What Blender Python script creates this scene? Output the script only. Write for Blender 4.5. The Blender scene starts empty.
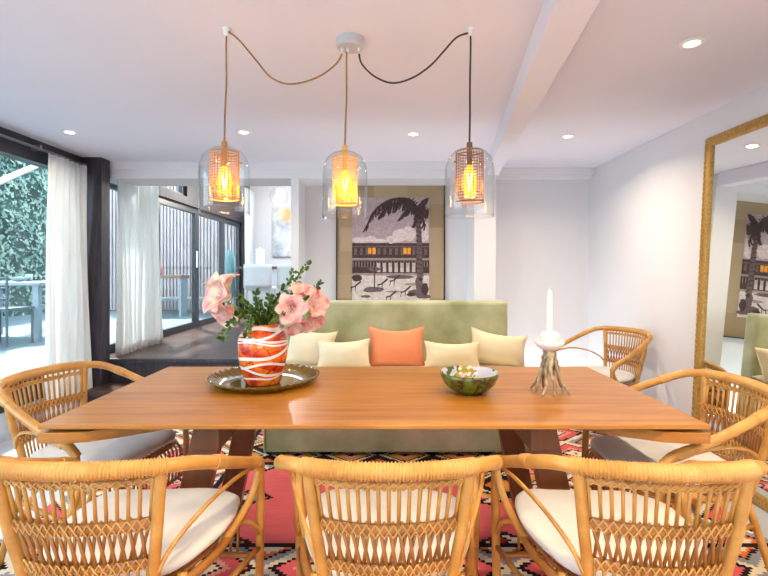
import bpy, math, random
from mathutils import Vector, Matrix, noise as mnoise
random.seed(7)
scene = bpy.context.scene
COL = scene.collection
R = math.radians
PI = math.pi
F = 460.0
CAMZ = 1.30
def W(px, py, d):
    """photo pixel at depth d -> point in the room"""
    return Vector(((px - 384) / F * d, d, CAMZ + (271 - py) / F * d))

# ------------------------------------------------------------------ materials
MATS = {}
def new_mat(name):
    m = bpy.data.materials.new(name); m.use_nodes = True
    m.node_tree.nodes.clear()
    out = m.node_tree.nodes.new('ShaderNodeOutputMaterial')
    MATS[name] = m
    return m, m.node_tree, out
def N(nt, typ, **kw):
    n = nt.nodes.new('ShaderNode' + typ)
    for k, v in kw.items():
        if k.startswith('i_'): n.inputs[k[2:].replace('_', ' ')].default_value = v
        else: setattr(n, k, v)
    return n
def L(nt, a, b): nt.links.new(a, b)
def rgb(*c): return (c[0], c[1], c[2], 1)
def srgb(r, g, b):
    f = lambda c: (c/255/12.92) if c/255 <= .04045 else ((c/255+.055)/1.055)**2.4
    return (f(r), f(g), f(b), 1)
def ramp(nt, fac, stops, interp='LINEAR'):
    r = N(nt, 'ValToRGB'); r.color_ramp.interpolation = interp
    el = r.color_ramp.elements
    while len(el) < len(stops): el.new(0.5)
    for e, (p, c) in zip(el, stops): e.position = p; e.color = c
    if fac is not None: L(nt, fac, r.inputs['Fac'])
    return r
def math_n(nt, op, a=None, b=None, c=None):
    n = N(nt, 'Math', operation=op)
    for i, v in enumerate((a, b, c)):
        if v is None: continue
        if isinstance(v, (int, float)): n.inputs[i].default_value = v
        else: L(nt, v, n.inputs[i])
    return n.outputs[0]
def mixc(nt, fac, a, b, blend='MIX'):
    n = N(nt, 'Mix', data_type='RGBA', blend_type=blend)
    for s, v in ((n.inputs[0], fac), (n.inputs[6], a), (n.inputs[7], b)):
        if isinstance(v, (int, float)): s.default_value = v
        elif isinstance(v, tuple): s.default_value = v
        else: L(nt, v, s)
    return n.outputs[2]
def principled(nt, out, color=None, rough=.5, metal=0., spec=.5, coat=0., sheen=0., trans=0., bump=None, bstr=.2, bdist=.01, subs=0.):
    b = N(nt, 'BsdfPrincipled')
    if color is not None:
        if isinstance(color, tuple): b.inputs['Base Color'].default_value = color
        else: L(nt, color, b.inputs['Base Color'])
    if isinstance(rough, (int, float)): b.inputs['Roughness'].default_value = rough
    else: L(nt, rough, b.inputs['Roughness'])
    b.inputs['Metallic'].default_value = metal
    b.inputs['Specular IOR Level'].default_value = spec
    b.inputs['Coat Weight'].default_value = coat
    b.inputs['Sheen Weight'].default_value = sheen
    b.inputs['Transmission Weight'].default_value = trans
    if bump is not None:
        bn = N(nt, 'Bump'); bn.inputs['Strength'].default_value = bstr; bn.inputs['Distance'].default_value = bdist
        L(nt, bump, bn.inputs['Height']); L(nt, bn.outputs[0], b.inputs['Normal'])
    L(nt, b.outputs[0], out.inputs['Surface'])
    return b
def coords(nt, scale=(1, 1, 1), kind='Object', rot=(0, 0, 0)):
    tc = N(nt, 'TexCoord'); mp = N(nt, 'Mapping')
    mp.inputs['Scale'].default_value = scale; mp.inputs['Rotation'].default_value = rot
    L(nt, tc.outputs[kind], mp.inputs['Vector'])
    return mp.outputs[0]
def noise_n(nt, vec, scale=5, detail=4, rough=.5, dist=0.):
    n = N(nt, 'TexNoise'); n.inputs['Scale'].default_value = scale; n.inputs['Detail'].default_value = detail
    n.inputs['Roughness'].default_value = rough; n.inputs['Distortion'].default_value = dist
    if vec is not None: L(nt, vec, n.inputs['Vector'])
    return n.outputs['Fac']
def plain(name, c1, c2=None, scale=6, rough=.5, metal=0., spec=.5, bump=.0, sheen=0., stretch=(1, 1, 1), coat=0.):
    m, nt, out = new_mat(name)
    f = noise_n(nt, coords(nt, stretch), scale)
    c2 = c2 or tuple(min(1, x*.9) for x in c1[:3]) + (1,)
    col = ramp(nt, f, [(.35, c1), (.65, c2)]).outputs[0]
    principled(nt, out, col, rough, metal, spec, coat, sheen, bump=f if bump else None, bstr=bump)
    return m

plain('wall_paint', rgb(.70, .69, .715), rgb(.685, .672, .70), 2, .85, spec=.2)
plain('ceiling_paint', rgb(.76, .745, .825), rgb(.745, .73, .815), 1.5, .9, spec=.1)
plain('trim_paint', rgb(.74, .73, .76), rgb(.725, .715, .745), 3, .6)
plain('floor_resin', rgb(.54, .56, .61), rgb(.47, .50, .55), 3, .35)
plain('dark_timber', rgb(.045, .034, .042), rgb(.02, .015, .02), 8, .5, bump=.4, stretch=(6, 6, .6))
plain('dark_frame', rgb(.025, .025, .03), rgb(.03, .03, .036), 5, .4)
plain('white_plastic', rgb(.8, .8, .8), None, 5, .4)
plain('steel', rgb(.55, .55, .57), None, 5, .3, metal=1)
plain('brass_old', rgb(.54, .33, .08), rgb(.38, .20, .05), 70, .42, metal=.5, bump=.3)
plain('curtain_linen', rgb(.82, .80, .76), rgb(.78, .76, .72), 8, .9, spec=.1)
plain('black_cord', rgb(.03, .025, .02), None, 50, .7)
plain('brown_cord', rgb(.36, .20, .07), rgb(.26, .14, .05), 90, .7)
plain('deck_boards', rgb(.50, .56, .62), rgb(.42, .47, .52), 4, .6, stretch=(1, 8, 1))
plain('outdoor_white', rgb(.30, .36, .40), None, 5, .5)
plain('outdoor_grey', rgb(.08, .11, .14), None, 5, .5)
plain('wood_shelf', rgb(.26, .12, .05), rgb(.2, .09, .04), 6, .5, stretch=(1, 8, 8))
plain('teal_cover', rgb(.13, .30, .32), rgb(.10, .25, .28), 4, .8)
plain('hedge_leaf', rgb(.10, .22, .20), rgb(.24, .36, .28), 3, .5)  # blue-green leaf tone has the haze on the window glass painted in
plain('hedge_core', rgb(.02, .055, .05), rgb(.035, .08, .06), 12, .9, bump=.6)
plain('sprig_leaf', rgb(.022, .075, .012), rgb(.075, .15, .022), 30, .4)
plain('flower_stem', rgb(.25, .38, .07), rgb(.35, .42, .10), 20, .45)
plain('candle_wax', rgb(.85, .84, .78), rgb(.82, .80, .74), 10, .4)
plain('white_ceramic', rgb(.82, .81, .80), None, 20, .35)
plain('driftwood', rgb(.50, .40, .27), rgb(.20, .15, .09), 30, .55, metal=.25, bump=.6, stretch=(2, 2, .5))
plain('pale_leather', rgb(.75, .76, .78), None, 5, .5)
plain('counter_wood', rgb(.10, .06, .04), None, 5, .4)
plain('pink_plastic', rgb(.6, .14, .14), None, 5, .5)
def fabric(name, c1, c2, weave=260, sheen=.2, big=4, contrast=(.3, .7), bump=.15):
    m, nt, out = new_mat(name)
    v = coords(nt)
    big_f = noise_n(nt, v, big, 5)
    col = ramp(nt, big_f, [(contrast[0], c1), (contrast[1], c2)]).outputs[0]
    w = N(nt, 'TexNoise'); w.inputs['Scale'].default_value = weave; L(nt, v, w.inputs['Vector'])
    principled(nt, out, col, .85, 0, .25, sheen=sheen, bump=w.outputs['Fac'], bstr=bump, bdist=.004)
    return m
fabric('cushion_linen', rgb(.64, .62, .60), rgb(.55, .535, .52), big=7)
fabric('cream_linen', rgb(.72, .62, .42), rgb(.66, .55, .35))
fabric('pale_cream_linen', rgb(.74, .68, .52), rgb(.68, .60, .43))
fabric('coral_linen', rgb(.76, .27, .13), rgb(.70, .22, .10))
fabric('green_velvet', rgb(.27, .285, .135), rgb(.50, .50, .32), weave=80, sheen=.5, big=3.0, contrast=(.35, .68), bump=.1)
fabric('seat_pad_linen', rgb(.70, .60, .42), rgb(.66, .56, .38))

# rattan
def rattan(name, a, b, c):
    m, nt, out = new_mat(name)
    v = coords(nt)
    f1 = noise_n(nt, v, 14, 3); f2 = noise_n(nt, v, 120, 2)
    base = ramp(nt, f1, [(.3, a), (.55, b), (.75, c)]).outputs[0]
    col = mixc(nt, math_n(nt, 'MULTIPLY', f2, .35), base, rgb(.30, .12, .025))
    principled(nt, out, col, .36, 0, .5, coat=.15, bump=f2, bstr=.15, bdist=.003)
rattan('rattan', rgb(.42, .185, .028), rgb(.54, .265, .050), rgb(.62, .33, .078))
rattan('rattan_wrap', rgb(.50, .245, .050), rgb(.60, .32, .080), rgb(.66, .38, .115))
rattan('rattan_dark', rgb(.27, .10, .016), rgb(.36, .145, .027), rgb(.44, .195, .04))

# table wood, grain along X
def wood(name, a, b, c, rough=.3, sc=(.7, 9, 9), coat=.2):
    m, nt, out = new_mat(name)
    v = coords(nt, sc)
    f = noise_n(nt, v, 2.2, 6, .6, .8)
    g = noise_n(nt, coords(nt, (1.2, 60, 60)), 3, 4)
    col = ramp(nt, f, [(.30, a), (.5, b), (.70, c)]).outputs[0]
    col = mixc(nt, math_n(nt, 'MULTIPLY', g, .35), col, a)
    # joined boards, each a slightly different tone
    tc = N(nt, 'TexCoord'); sp = N(nt, 'SeparateXYZ'); L(nt, tc.outputs['Object'], sp.inputs[0])
    bd = math_n(nt, 'FLOOR', math_n(nt, 'MULTIPLY', sp.outputs[1], 6.0))
    wn = N(nt, 'TexWhiteNoise', noise_dimensions='1D'); L(nt, bd, wn.inputs['W'])
    col = mixc(nt, math_n(nt, 'MULTIPLY', wn.outputs['Value'], .35), col, c)
    principled(nt, out, col, rough, 0, .5, coat=coat, bump=g, bstr=.05, bdist=.002)
wood('table_wood', rgb(.24, .080, .009), rgb(.39, .155, .020), rgb(.50, .225, .038), .36, coat=.05)
wood('leg_wood', rgb(.11, .034, .012), rgb(.17, .055, .018), rgb(.21, .075, .025), .35, (9, 9, .7))

# dark floor boards
m, nt, out = new_mat('dark_boards')
v = coords(nt)
br = N(nt, 'TexBrick'); L(nt, v, br.inputs['Vector'])
br.inputs['Scale'].default_value = 1; br.inputs['Brick Width'].default_value = 1.9; br.inputs['Row Height'].default_value = .13
br.inputs['Mortar Size'].default_value = .003; br.inputs['Color1'].default_value = rgb(.075, .042, .034)
br.inputs['Color2'].default_value = rgb(.11, .062, .048); br.inputs['Mortar'].default_value = rgb(.015, .01, .01)
g = noise_n(nt, coords(nt, (1, 14, 1)), 4, 4)
col = mixc(nt, math_n(nt, 'MULTIPLY', g, .4), br.outputs['Color'], rgb(.035, .02, .018))
principled(nt, out, col, .30, 0, .25)

# thin glass: Fresnel reflection over clear transmission
def thin_glass(name, tint=(1, 1, 1, 1), ior=1.45, rough=0.0, extra=0.0):
    m, nt, out = new_mat(name)
    fr = N(nt, 'Fresnel'); geo = N(nt, 'NewGeometry')   # same reflectance from both faces of the pane
    L(nt, math_n(nt, 'MULTIPLY_ADD', geo.outputs['Backfacing'], 1/ior-ior, ior), fr.inputs['IOR'])
    tr = N(nt, 'BsdfTransparent'); tr.inputs['Color'].default_value = tint
    gl = N(nt, 'BsdfGlossy'); gl.inputs['Roughness'].default_value = rough
    mx = N(nt, 'MixShader')
    L(nt, math_n(nt, 'ADD', fr.outputs[0], extra), mx.inputs[0])
    L(nt, tr.outputs[0], mx.inputs[1]); L(nt, gl.outputs[0], mx.inputs[2])
    L(nt, mx.outputs[0], out.inputs['Surface'])
thin_glass('window_glass', rgb(.88, .94, .96), 1.35)
thin_glass('lamp_glass', rgb(.98, .98, .98), 1.46, extra=0.)
# olive glass
m, nt, out = new_mat('olive_glass')
fr = N(nt, 'Fresnel'); geo = N(nt, 'NewGeometry')
L(nt, math_n(nt, 'MULTIPLY_ADD', geo.outputs['Backfacing'], 1/1.45-1.45, 1.45), fr.inputs['IOR'])
tr = N(nt, 'BsdfTransparent'); tr.inputs['Color'].default_value = rgb(.66, .50, .13)
df = N(nt, 'BsdfDiffuse'); df.inputs['Color'].default_value = rgb(.20, .13, .02)
gl = N(nt, 'BsdfGlossy'); gl.inputs['Roughness'].default_value = .04
m1 = N(nt, 'MixShader'); m1.inputs[0].default_value = .5
m2 = N(nt, 'MixShader')
L(nt, tr.outputs[0], m1.inputs[1]); L(nt, df.outputs[0], m1.inputs[2])
L(nt, fr.outputs[0], m2.inputs[0]); L(nt, m1.outputs[0], m2.inputs[1]); L(nt, gl.outputs[0], m2.inputs[2])
L(nt, m2.outputs[0], out.inputs['Surface'])
# mirror
m, nt, out = new_mat('mirror_glass')
gl = N(nt, 'BsdfGlossy'); gl.inputs['Roughness'].default_value = .01; gl.inputs['Color'].default_value = rgb(.84, .86, .82)
L(nt, gl.outputs[0], out.inputs['Surface'])
# curtains: diffuse + translucent
def cloth(name, c, t):
    m, nt, out = new_mat(name)
    f = noise_n(nt, coords(nt, (1, 1, .15)), 25, 4)
    col = ramp(nt, f, [(.3, c), (.7, tuple(x*.93 for x in c[:3]) + (1,))]).outputs[0]
    d = N(nt, 'BsdfDiffuse'); tl = N(nt, 'BsdfTranslucent'); mx = N(nt, 'MixShader'); mx.inputs[0].default_value = t
    L(nt, col, d.inputs[0]); L(nt, col, tl.inputs[0]); L(nt, d.outputs[0], mx.inputs[1]); L(nt, tl.outputs[0], mx.inputs[2])
    L(nt, mx.outputs[0], out.inputs['Surface'])
cloth('curtain_linen', rgb(.95, .945, .93), .5)
cloth('curtain_sheer', rgb(.95, .95, .95), .5)
def emit(name, c, s):
    m, nt, out = new_mat(name)
    e = N(nt, 'Emission'); e.inputs['Color'].default_value = c; e.inputs['Strength'].default_value = s
    L(nt, e.outputs[0], out.inputs['Surface'])
emit('downlight_lens', rgb(1, .84, .56), 3)
m, nt, out = new_mat('bulb_glow')      # clear amber bulb with its light inside
tr = N(nt, 'BsdfTransparent'); tr.inputs['Color'].default_value = rgb(1, .8, .45)
em = N(nt, 'Emission'); em.inputs['Color'].default_value = rgb(1, .46, .045); em.inputs['Strength'].default_value = .75
ad = N(nt, 'AddShader'); L(nt, tr.outputs[0], ad.inputs[0]); L(nt, em.outputs[0], ad.inputs[1]); L(nt, ad.outputs[0], out.inputs['Surface'])
emit('filament', rgb(1, .72, .28), 14)
# wire mesh shades
plain('mesh_brown', rgb(.45, .23, .07), None, 30, .5, metal=.2)
plain('mesh_gold', rgb(.70, .42, .09), None, 30, .5, metal=.2)
plain('mesh_bronze', rgb(.17, .09, .035), None, 30, .5, metal=.2)
plain('grey_metal', rgb(.52, .52, .54), None, 5, .4)

# vase
m, nt, out = new_mat('vase_glass')
v = coords(nt)
sp = N(nt, 'SeparateXYZ'); L(nt, v, sp.inputs[0])
blot = noise_n(nt, coords(nt, (1, 1, 1.6)), 11, 2)
base = ramp(nt, blot, [(.38, rgb(.42, .016, .012)), (.5, rgb(.70, .085, .012)), (.62, rgb(.85, .20, .02))]).outputs[0]
vor = N(nt, 'TexVoronoi', feature='DISTANCE_TO_EDGE'); vor.inputs['Scale'].default_value = 13
L(nt, coords(nt, (1, 1, .8)), vor.inputs['Vector'])
crack = math_n(nt, 'LESS_THAN', vor.outputs['Distance'], .018)
base = mixc(nt, math_n(nt, 'MULTIPLY', crack, .75), base, rgb(.03, .006, .006))
ang = math_n(nt, 'ARCTAN2', sp.outputs[1], sp.outputs[0])
def band(z0, amp, ph, wid):
    c = math_n(nt, 'ADD', math_n(nt, 'MULTIPLY', math_n(nt, 'SINE', math_n(nt, 'ADD', ang, ph)), amp), z0)
    wob = math_n(nt, 'MULTIPLY', math_n(nt, 'SINE', math_n(nt, 'ADD', math_n(nt, 'MULTIPLY', ang, 3), ph*2)), .006)
    d = math_n(nt, 'ABSOLUTE', math_n(nt, 'SUBTRACT', sp.outputs[2], math_n(nt, 'ADD', c, wob)))
    return math_n(nt, 'LESS_THAN', d, wid)
acc = None
for z0, amp, ph, wid in ((.272, .003, 0, .009), (.235, .022, 1.2, .006), (.215, -.02, 1.0, .005), (.155, .028, 0.6, .008), (.085, .02, 2.6, .006),
                         (.06, -.022, 1.2, .006), (.05, .018, 0.3, .004), (.195, .012, 3.6, .004)):
    b_ = band(z0, amp, ph, wid)
    acc = b_ if acc is None else math_n(nt, 'MAXIMUM', acc, b_)
col = mixc(nt, acc, base, rgb(.80, .76, .74))
principled(nt, out, col, .12, 0, .5, coat=.4)
# bowl outside / inside
m, nt, out = new_mat('bowl_glaze')
f = noise_n(nt, coords(nt), 13, 4)
col = ramp(nt, f, [(.34, rgb(.02, .06, .008)), (.45, rgb(.08, .15, .012)), (.52, rgb(.10, .075, .012)), (.57, rgb(.018, .022, .01)), (.66, rgb(.12, .20, .025))]).outputs[0]
principled(nt, out, col, .15, 0, .5, coat=.3)
m, nt, out = new_mat('bowl_inside')
f = noise_n(nt, coords(nt), 20, 2, .5, .3)
g = noise_n(nt, coords(nt), 9, 1)
leafy = ramp(nt, g, [(.52, rgb(.07, .11, .03)), (.60, rgb(.34, .25, .03))]).outputs[0]
k = math_n(nt, 'GREATER_THAN', f, .50)
col = mixc(nt, k, rgb(.50, .50, .60), leafy)
principled(nt, out, col, .15, 0, .5, coat=.3)
# petals
m, nt, out = new_mat('amaryllis_petal')
f = noise_n(nt, coords(nt), 26, 4)
col = ramp(nt, f, [(.36, rgb(.86, .70, .62)), (.50, rgb(.84, .50, .48)), (.66, rgb(.70, .22, .27))]).outputs[0]
d = N(nt, 'BsdfDiffuse'); tl = N(nt, 'BsdfTranslucent'); mx = N(nt, 'MixShader'); mx.inputs[0].default_value = .3
L(nt, col, d.inputs[0]); L(nt, col, tl.inputs[0]); L(nt, d.outputs[0], mx.inputs[1]); L(nt, tl.outputs[0], mx.inputs[2]); L(nt, mx.outputs[0], out.inputs['Surface'])
m, nt, out = new_mat('amaryllis_pale_petal')
f = noise_n(nt, coords(nt), 22, 4)
col = ramp(nt, f, [(.38, rgb(.86, .80, .64)), (.50, rgb(.86, .62, .56)), (.64, rgb(.78, .34, .38))]).outputs[0]
d = N(nt, 'BsdfDiffuse'); tl = N(nt, 'BsdfTranslucent'); mx = N(nt, 'MixShader'); mx.inputs[0].default_value = .3
L(nt, col, d.inputs[0]); L(nt, col, tl.inputs[0]); L(nt, d.outputs[0], mx.inputs[1]); L(nt, tl.outputs[0], mx.inputs[2]); L(nt, mx.outputs[0], out.inputs['Surface'])

# kilim rug: stepped lozenges in bands, all in the rug's own coordinates
m, nt, out = new_mat('kilim')
tc = N(nt, 'TexCoord'); sp = N(nt, 'SeparateXYZ'); L(nt, tc.outputs['Object'], sp.inputs[0])
X, Y = sp.outputs[0], sp.outputs[1]
def snap(a, s): return math_n(nt, 'MULTIPLY', math_n(nt, 'FLOOR', math_n(nt, 'DIVIDE', a, s)), s)
Xs, Ys = snap(X, .018), snap(Y, .016)
def pingpong(a, s): return math_n(nt, 'PINGPONG', a, s)
def lozenge(px, py, ox=0., oy=0.):
    u = math_n(nt, 'DIVIDE', pingpong(math_n(nt, 'ADD', Xs, 40*px + ox), px), px)
    w = math_n(nt, 'DIVIDE', pingpong(math_n(nt, 'ADD', Ys, 40*py + oy), py), py)
    return math_n(nt, 'MULTIPLY', math_n(nt, 'ADD', u, w), .5)
pink = srgb(214, 92, 96); black = srgb(34, 27, 30); cream = srgb(222, 204, 176); orange = srgb(214, 112, 56); grey = srgb(140, 140, 146); rose = srgb(225, 150, 140); red = srgb(176, 42, 44); ochre = srgb(206, 150, 66)
d1 = lozenge(.27, .21, .0, .0)
motif = ramp(nt, d1, [(0, red), (.08, black), (.12, cream), (.26, orange), (.32, black), (.36, grey), (.46, cream), (.55, black), (.60, pink), (.74, rose), (.80, black), (.84, cream), (.95, red)], 'CONSTANT').outputs[0]
d2 = lozenge(.19, .15, .05, .03)
motif2 = ramp(nt, d2, [(0, ochre), (.18, orange), (.30, black), (.52, cream), (.60, black), (.66, ochre), (.80, rose), (.90, black)], 'CONSTANT').outputs[0]
d3 = lozenge(.34, .22, .1, .02)
sparse = math_n(nt, 'LESS_THAN', d3, .16)
sparse_b = math_n(nt, 'LESS_THAN', d3, .22)
field = mixc(nt, noise_n(nt, coords(nt, (1, 12, 1)), 6, 3), srgb(206, 80, 88), srgb(222, 112, 108))
field = mixc(nt, sparse_b, field, black)
field = mixc(nt, sparse, field, motif)
def between(a, lo, hi): return math_n(nt, 'MULTIPLY', math_n(nt, 'GREATER_THAN', a, lo), math_n(nt, 'LESS_THAN', a, hi))
# rug centre at Y = 2.2 in the room
bandA = between(Ys, -.62, -.03); bandB = between(Ys, .86, 1.34); bandC = math_n(nt, 'GREATER_THAN', Ys, 1.34)
col = mixc(nt, bandA, field, motif)
col = mixc(nt, bandB, col, motif2)
col = mixc(nt, bandC, col, motif)
edge = math_n(nt, 'GREATER_THAN', math_n(nt, 'ABSOLUTE', Xs), 1.02)
right = math_n(nt, 'GREATER_THAN', Xs, .55)
col = mixc(nt, math_n(nt, 'MULTIPLY', right, math_n(nt, 'GREATER_THAN', Ys, .4)), col, motif2)
col = mixc(nt, edge, col, motif)
lines = math_n(nt, 'MAXIMUM', between(math_n(nt, 'ABSOLUTE', Xs), 1.0, 1.04), math_n(nt, 'MAXIMUM', between(Ys, -.06, -.03), between(Ys, .86, .9)))
col = mixc(nt, lines, col, black)
rowf = math_n(nt, 'SINE', math_n(nt, 'MULTIPLY', Y, 900))
principled(nt, out, col, .95, 0, .1, bump=rowf, bstr=.12, bdist=.003)

# kraft mount board
m, nt, out = new_mat('kraft_mount')
tc = N(nt, 'TexCoord'); mp = N(nt, 'Mapping'); mp.inputs['Rotation'].default_value = (R(90), 0, 0); L(nt, tc.outputs['Object'], mp.inputs['Vector'])
br = N(nt, 'TexBrick'); L(nt, mp.outputs[0], br.inputs['Vector']); br.inputs['Scale'].default_value = 1
br.inputs['Brick Width'].default_value = .36; br.inputs['Row Height'].default_value = .25; br.inputs['Mortar Size'].default_value = 0
br.inputs['Color1'].default_value = srgb(150, 128, 100); br.inputs['Color2'].default_value = srgb(178, 158, 130); br.inputs['Mortar'].default_value = srgb(160, 140, 110)
n_ = noise_n(nt, coords(nt), 5, 4)
col = mixc(nt, math_n(nt, 'MULTIPLY', n_, .3), br.outputs['Color'], srgb(140, 118, 92))
principled(nt, out, col, .8, 0, .2)
def flat(name, c, rough=.75): return plain(name, tuple(min(1, x*1.12+.005) for x in c[:3]) + (1,), tuple(x*.86 for x in c[:3]) + (1,), 34, rough, spec=.2)
flat('ink_sky', srgb(172, 152, 156)); flat('ink_cloud', srgb(208, 192, 192)); flat('ink_dark', srgb(70, 54, 55)); flat('ink_mid', srgb(104, 86, 86))
flat('ink_light', srgb(200, 186, 182)); flat('ink_orange', srgb(232, 150, 40)); flat('ink_soft', srgb(150, 132, 130)); flat('frame_dark', srgb(58, 44, 34))
# abstract canvas
m, nt, out = new_mat('abstract_canvas')
f = noise_n(nt, coords(nt), 4, 6, .6, .5)
col = ramp(nt, f, [(.35, srgb(150, 156, 168)), (.5, srgb(196, 198, 204)), (.65, srgb(225, 224, 222))]).outputs[0]
sp = N(nt, 'SeparateXYZ'); L(nt, coords(nt), sp.inputs[0])
dd = N(nt, 'VectorMath', operation='DISTANCE'); L(nt, coords(nt), dd.inputs[0]); dd.inputs[1].default_value = (-.08, 0, .36)
spot = ramp(nt, math_n(nt, 'ADD', dd.outputs['Value'], math_n(nt, 'MULTIPLY', noise_n(nt, coords(nt), 9, 5, .7), .5)), [(.32, rgb(.75, .75, .75)), (.5, rgb(0, 0, 0))]).outputs[0]
col = mixc(nt, spot, col, srgb(228, 168, 48))
principled(nt, out, col, .7)
# slat fence
plain('fence_slat', rgb(.54, .45, .45), rgb(.40, .33, .34), 6, .7, stretch=(1, 3, .3))
plain('fence_back', rgb(.24, .23, .24), None, 4, .8)
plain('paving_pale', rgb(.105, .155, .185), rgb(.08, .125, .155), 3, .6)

# ------------------------------------------------------------------ mesh builder
class MB:
    def __init__(s): s.v = []; s.f = []; s.m = []; s.cur = 0
    def mat(s, i): s.cur = i; return s
    def quad(s, *idx): s.f.append(tuple(idx)); s.m.append(s.cur)
    def box(s, c, size, M=None):
        b = len(s.v); cx, cy, cz = c; x, y, z = size[0]/2, size[1]/2, size[2]/2
        for p in ((-x,-y,-z),(x,-y,-z),(x,y,-z),(-x,y,-z),(-x,-y,z),(x,-y,z),(x,y,z),(-x,y,z)):
            q = Vector(p)
            if M is not None: q = M @ q
            s.v.append((q.x+cx, q.y+cy, q.z+cz))
        for f in ((0,3,2,1),(4,5,6,7),(0,1,5,4),(1,2,6,5),(2,3,7,6),(3,0,4,7)): s.quad(*[b+i for i in f])
        return s
    def bx(s, x0, x1, y0, y1, z0, z1): return s.box(((x0+x1)/2, (y0+y1)/2, (z0+z1)/2), (x1-x0, y1-y0, z1-z0))
    def tube(s, pts, r, seg=8, closed=False, flat=None, up=None):
        pts = [Vector(p) for p in pts]; n = len(pts)
        rs = r if isinstance(r, (list, tuple)) else [r]*n
        b = len(s.v); prev = None
        for i, p in enumerate(pts):
            if closed: t = pts[(i+1) % n] - pts[i-1]
            else: t = pts[min(i+1, n-1)] - pts[max(i-1, 0)]
            if t.length < 1e-9: t = Vector((0, 0, 1))
            t.normalize()
            if up is not None: a = Vector(up)
            elif prev is None: a = Vector((0, 0, 1)) if abs(t.z) < .9 else Vector((1, 0, 0))
            else: a = prev
            a = (a - t*a.dot(t))
            if a.length < 1e-6: a = Vector((1, 0, 0)) - t*t.x
            a.normalize(); prev = a; c = t.cross(a)
            ra, rc = (rs[i], rs[i]) if flat is None else (rs[i], rs[i]*flat)
            for k in range(seg):
                th = 2*PI*k/seg
                q = p + a*(ra*math.cos(th)) + c*(rc*math.sin(th)); s.v.append(tuple(q))
        m = n if closed else n-1
        for i in range(m):
            j = (i+1) % n
            for k in range(seg):
                k2 = (k+1) % seg
                s.quad(b+i*seg+k, b+i*seg+k2, b+j*seg+k2, b+j*seg+k)
        if not closed:
            s.quad(*[b+k for k in range(seg)][::-1]); s.quad(*[b+(n-1)*seg+k for k in range(seg)])
        return s
    def lathe(s, prof, seg=32, c=(0, 0, 0), mod=None, close=False, cap=True):
        b = len(s.v); n = len(prof)
        for i, (r, z) in enumerate(prof):
            for k in range(seg):
                th = 2*PI*k/seg
                rr, zz = (r, z) if mod is None else mod(r, z, th, i)
                s.v.append((c[0]+rr*math.cos(th), c[1]+rr*math.sin(th), c[2]+zz))
        for i in range(n-1 if not close else n):
            j = (i+1) % n
            for k in range(seg):
                k2 = (k+1) % seg
                s.quad(b+i*seg+k, b+i*seg+k2, b+j*seg+k2, b+j*seg+k)
        if not close and cap:
            if prof[0][0] > 1e-4: s.quad(*[b+k for k in range(seg)][::-1])
            if prof[-1][0] > 1e-4: s.quad(*[b+(n-1)*seg+k for k in range(seg)])
        return s
    def grid(s, fn, nu, nv, wrapu=False):
        b = len(s.v)
        for i in range(nu+1):
            for j in range(nv+1): s.v.append(tuple(fn(i/nu, j/nv)))
        for i in range(nu):
            for j in range(nv):
                a = b+i*(nv+1)+j; s.quad(a, a+nv+1, a+nv+2, a+1)
        return s
    def prism(s, poly, z0, z1, tf=lambda x, y, z: (x, y, z)):
        b = len(s.v); n = len(poly)
        for z in (z0, z1):
            for x, y in poly: s.v.append(tuple(tf(x, y, z)))
        s.quad(*[b+i for i in range(n)][::-1]); s.quad(*[b+n+i for i in range(n)])
        for i in range(n):
            j = (i+1) % n; s.quad(b+i, b+j, b+n+j, b+n+i)
        return s
    def face(s, pts):
        b = len(s.v); s.v.extend(tuple(p) for p in pts); s.quad(*[b+i for i in range(len(pts))]); return s
    def build(s, name, mats, parent=None, loc=(0, 0, 0), rot=(0, 0, 0), smooth=False, bevel=0., solid=0., subd=0):
        me = bpy.data.meshes.new(name)
        me.from_pydata(s.v, [], s.f)
        if isinstance(mats, str): mats = [mats]
        for mm in mats: me.materials.append(MATS[mm])
        me.polygons.foreach_set('material_index', s.m)
        if smooth: me.polygons.foreach_set('use_smooth', [True]*len(me.polygons))
        me.validate(); me.update()
        o = bpy.data.objects.new(name, me); COL.objects.link(o)
        o.location = loc; o.rotation_euler = rot
        if parent: o.parent = parent
        if solid:
            md = o.modifiers.new('solid', 'SOLIDIFY'); md.thickness = solid; md.offset = 0
        if bevel:
            md = o.modifiers.new('bevel', 'BEVEL'); md.width = bevel; md.segments = 3; md.limit_method = 'ANGLE'; md.harden_normals = False
        if subd:
            md = o.modifiers.new('sub', 'SUBSURF'); md.levels = subd; md.render_levels = subd
        return o
def catmull(pts, n=8, closed=False):
    P = [Vector(p) for p in pts]; out = []; m = len(P)
    rng = range(m if closed else m-1)
    for i in rng:
        g = (lambda k: P[k % m]) if closed else (lambda k: P[max(0, min(m-1, k))])
        p0, p1, p2, p3 = g(i-1), g(i), g(i+1), g(i+2)
        for k in range(n):
            t = k/n
            out.append(.5*((2*p1) + (p2-p0)*t + (2*p0-5*p1+4*p2-p3)*t*t + (3*p1-p0-3*p2+p3)*t**3))
    if not closed: out.append(P[-1])
    return out
def tag(o, label, cat, group=None):
    o['label'] = label; o['category'] = cat
    if group: o['group'] = group
    return o
def thing(name, label, cat, loc=(0, 0, 0), rz=0, group=None):
    o = bpy.data.objects.new(name, None); COL.objects.link(o)
    o.location = loc; o.rotation_euler = (0, 0, rz); o.empty_display_size = .1
    return tag(o, label, cat, group)
def struct(name, mb, mats, **kw):
    o = mb.build(name, mats, **kw); o['kind'] = 'structure'; return o
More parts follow.
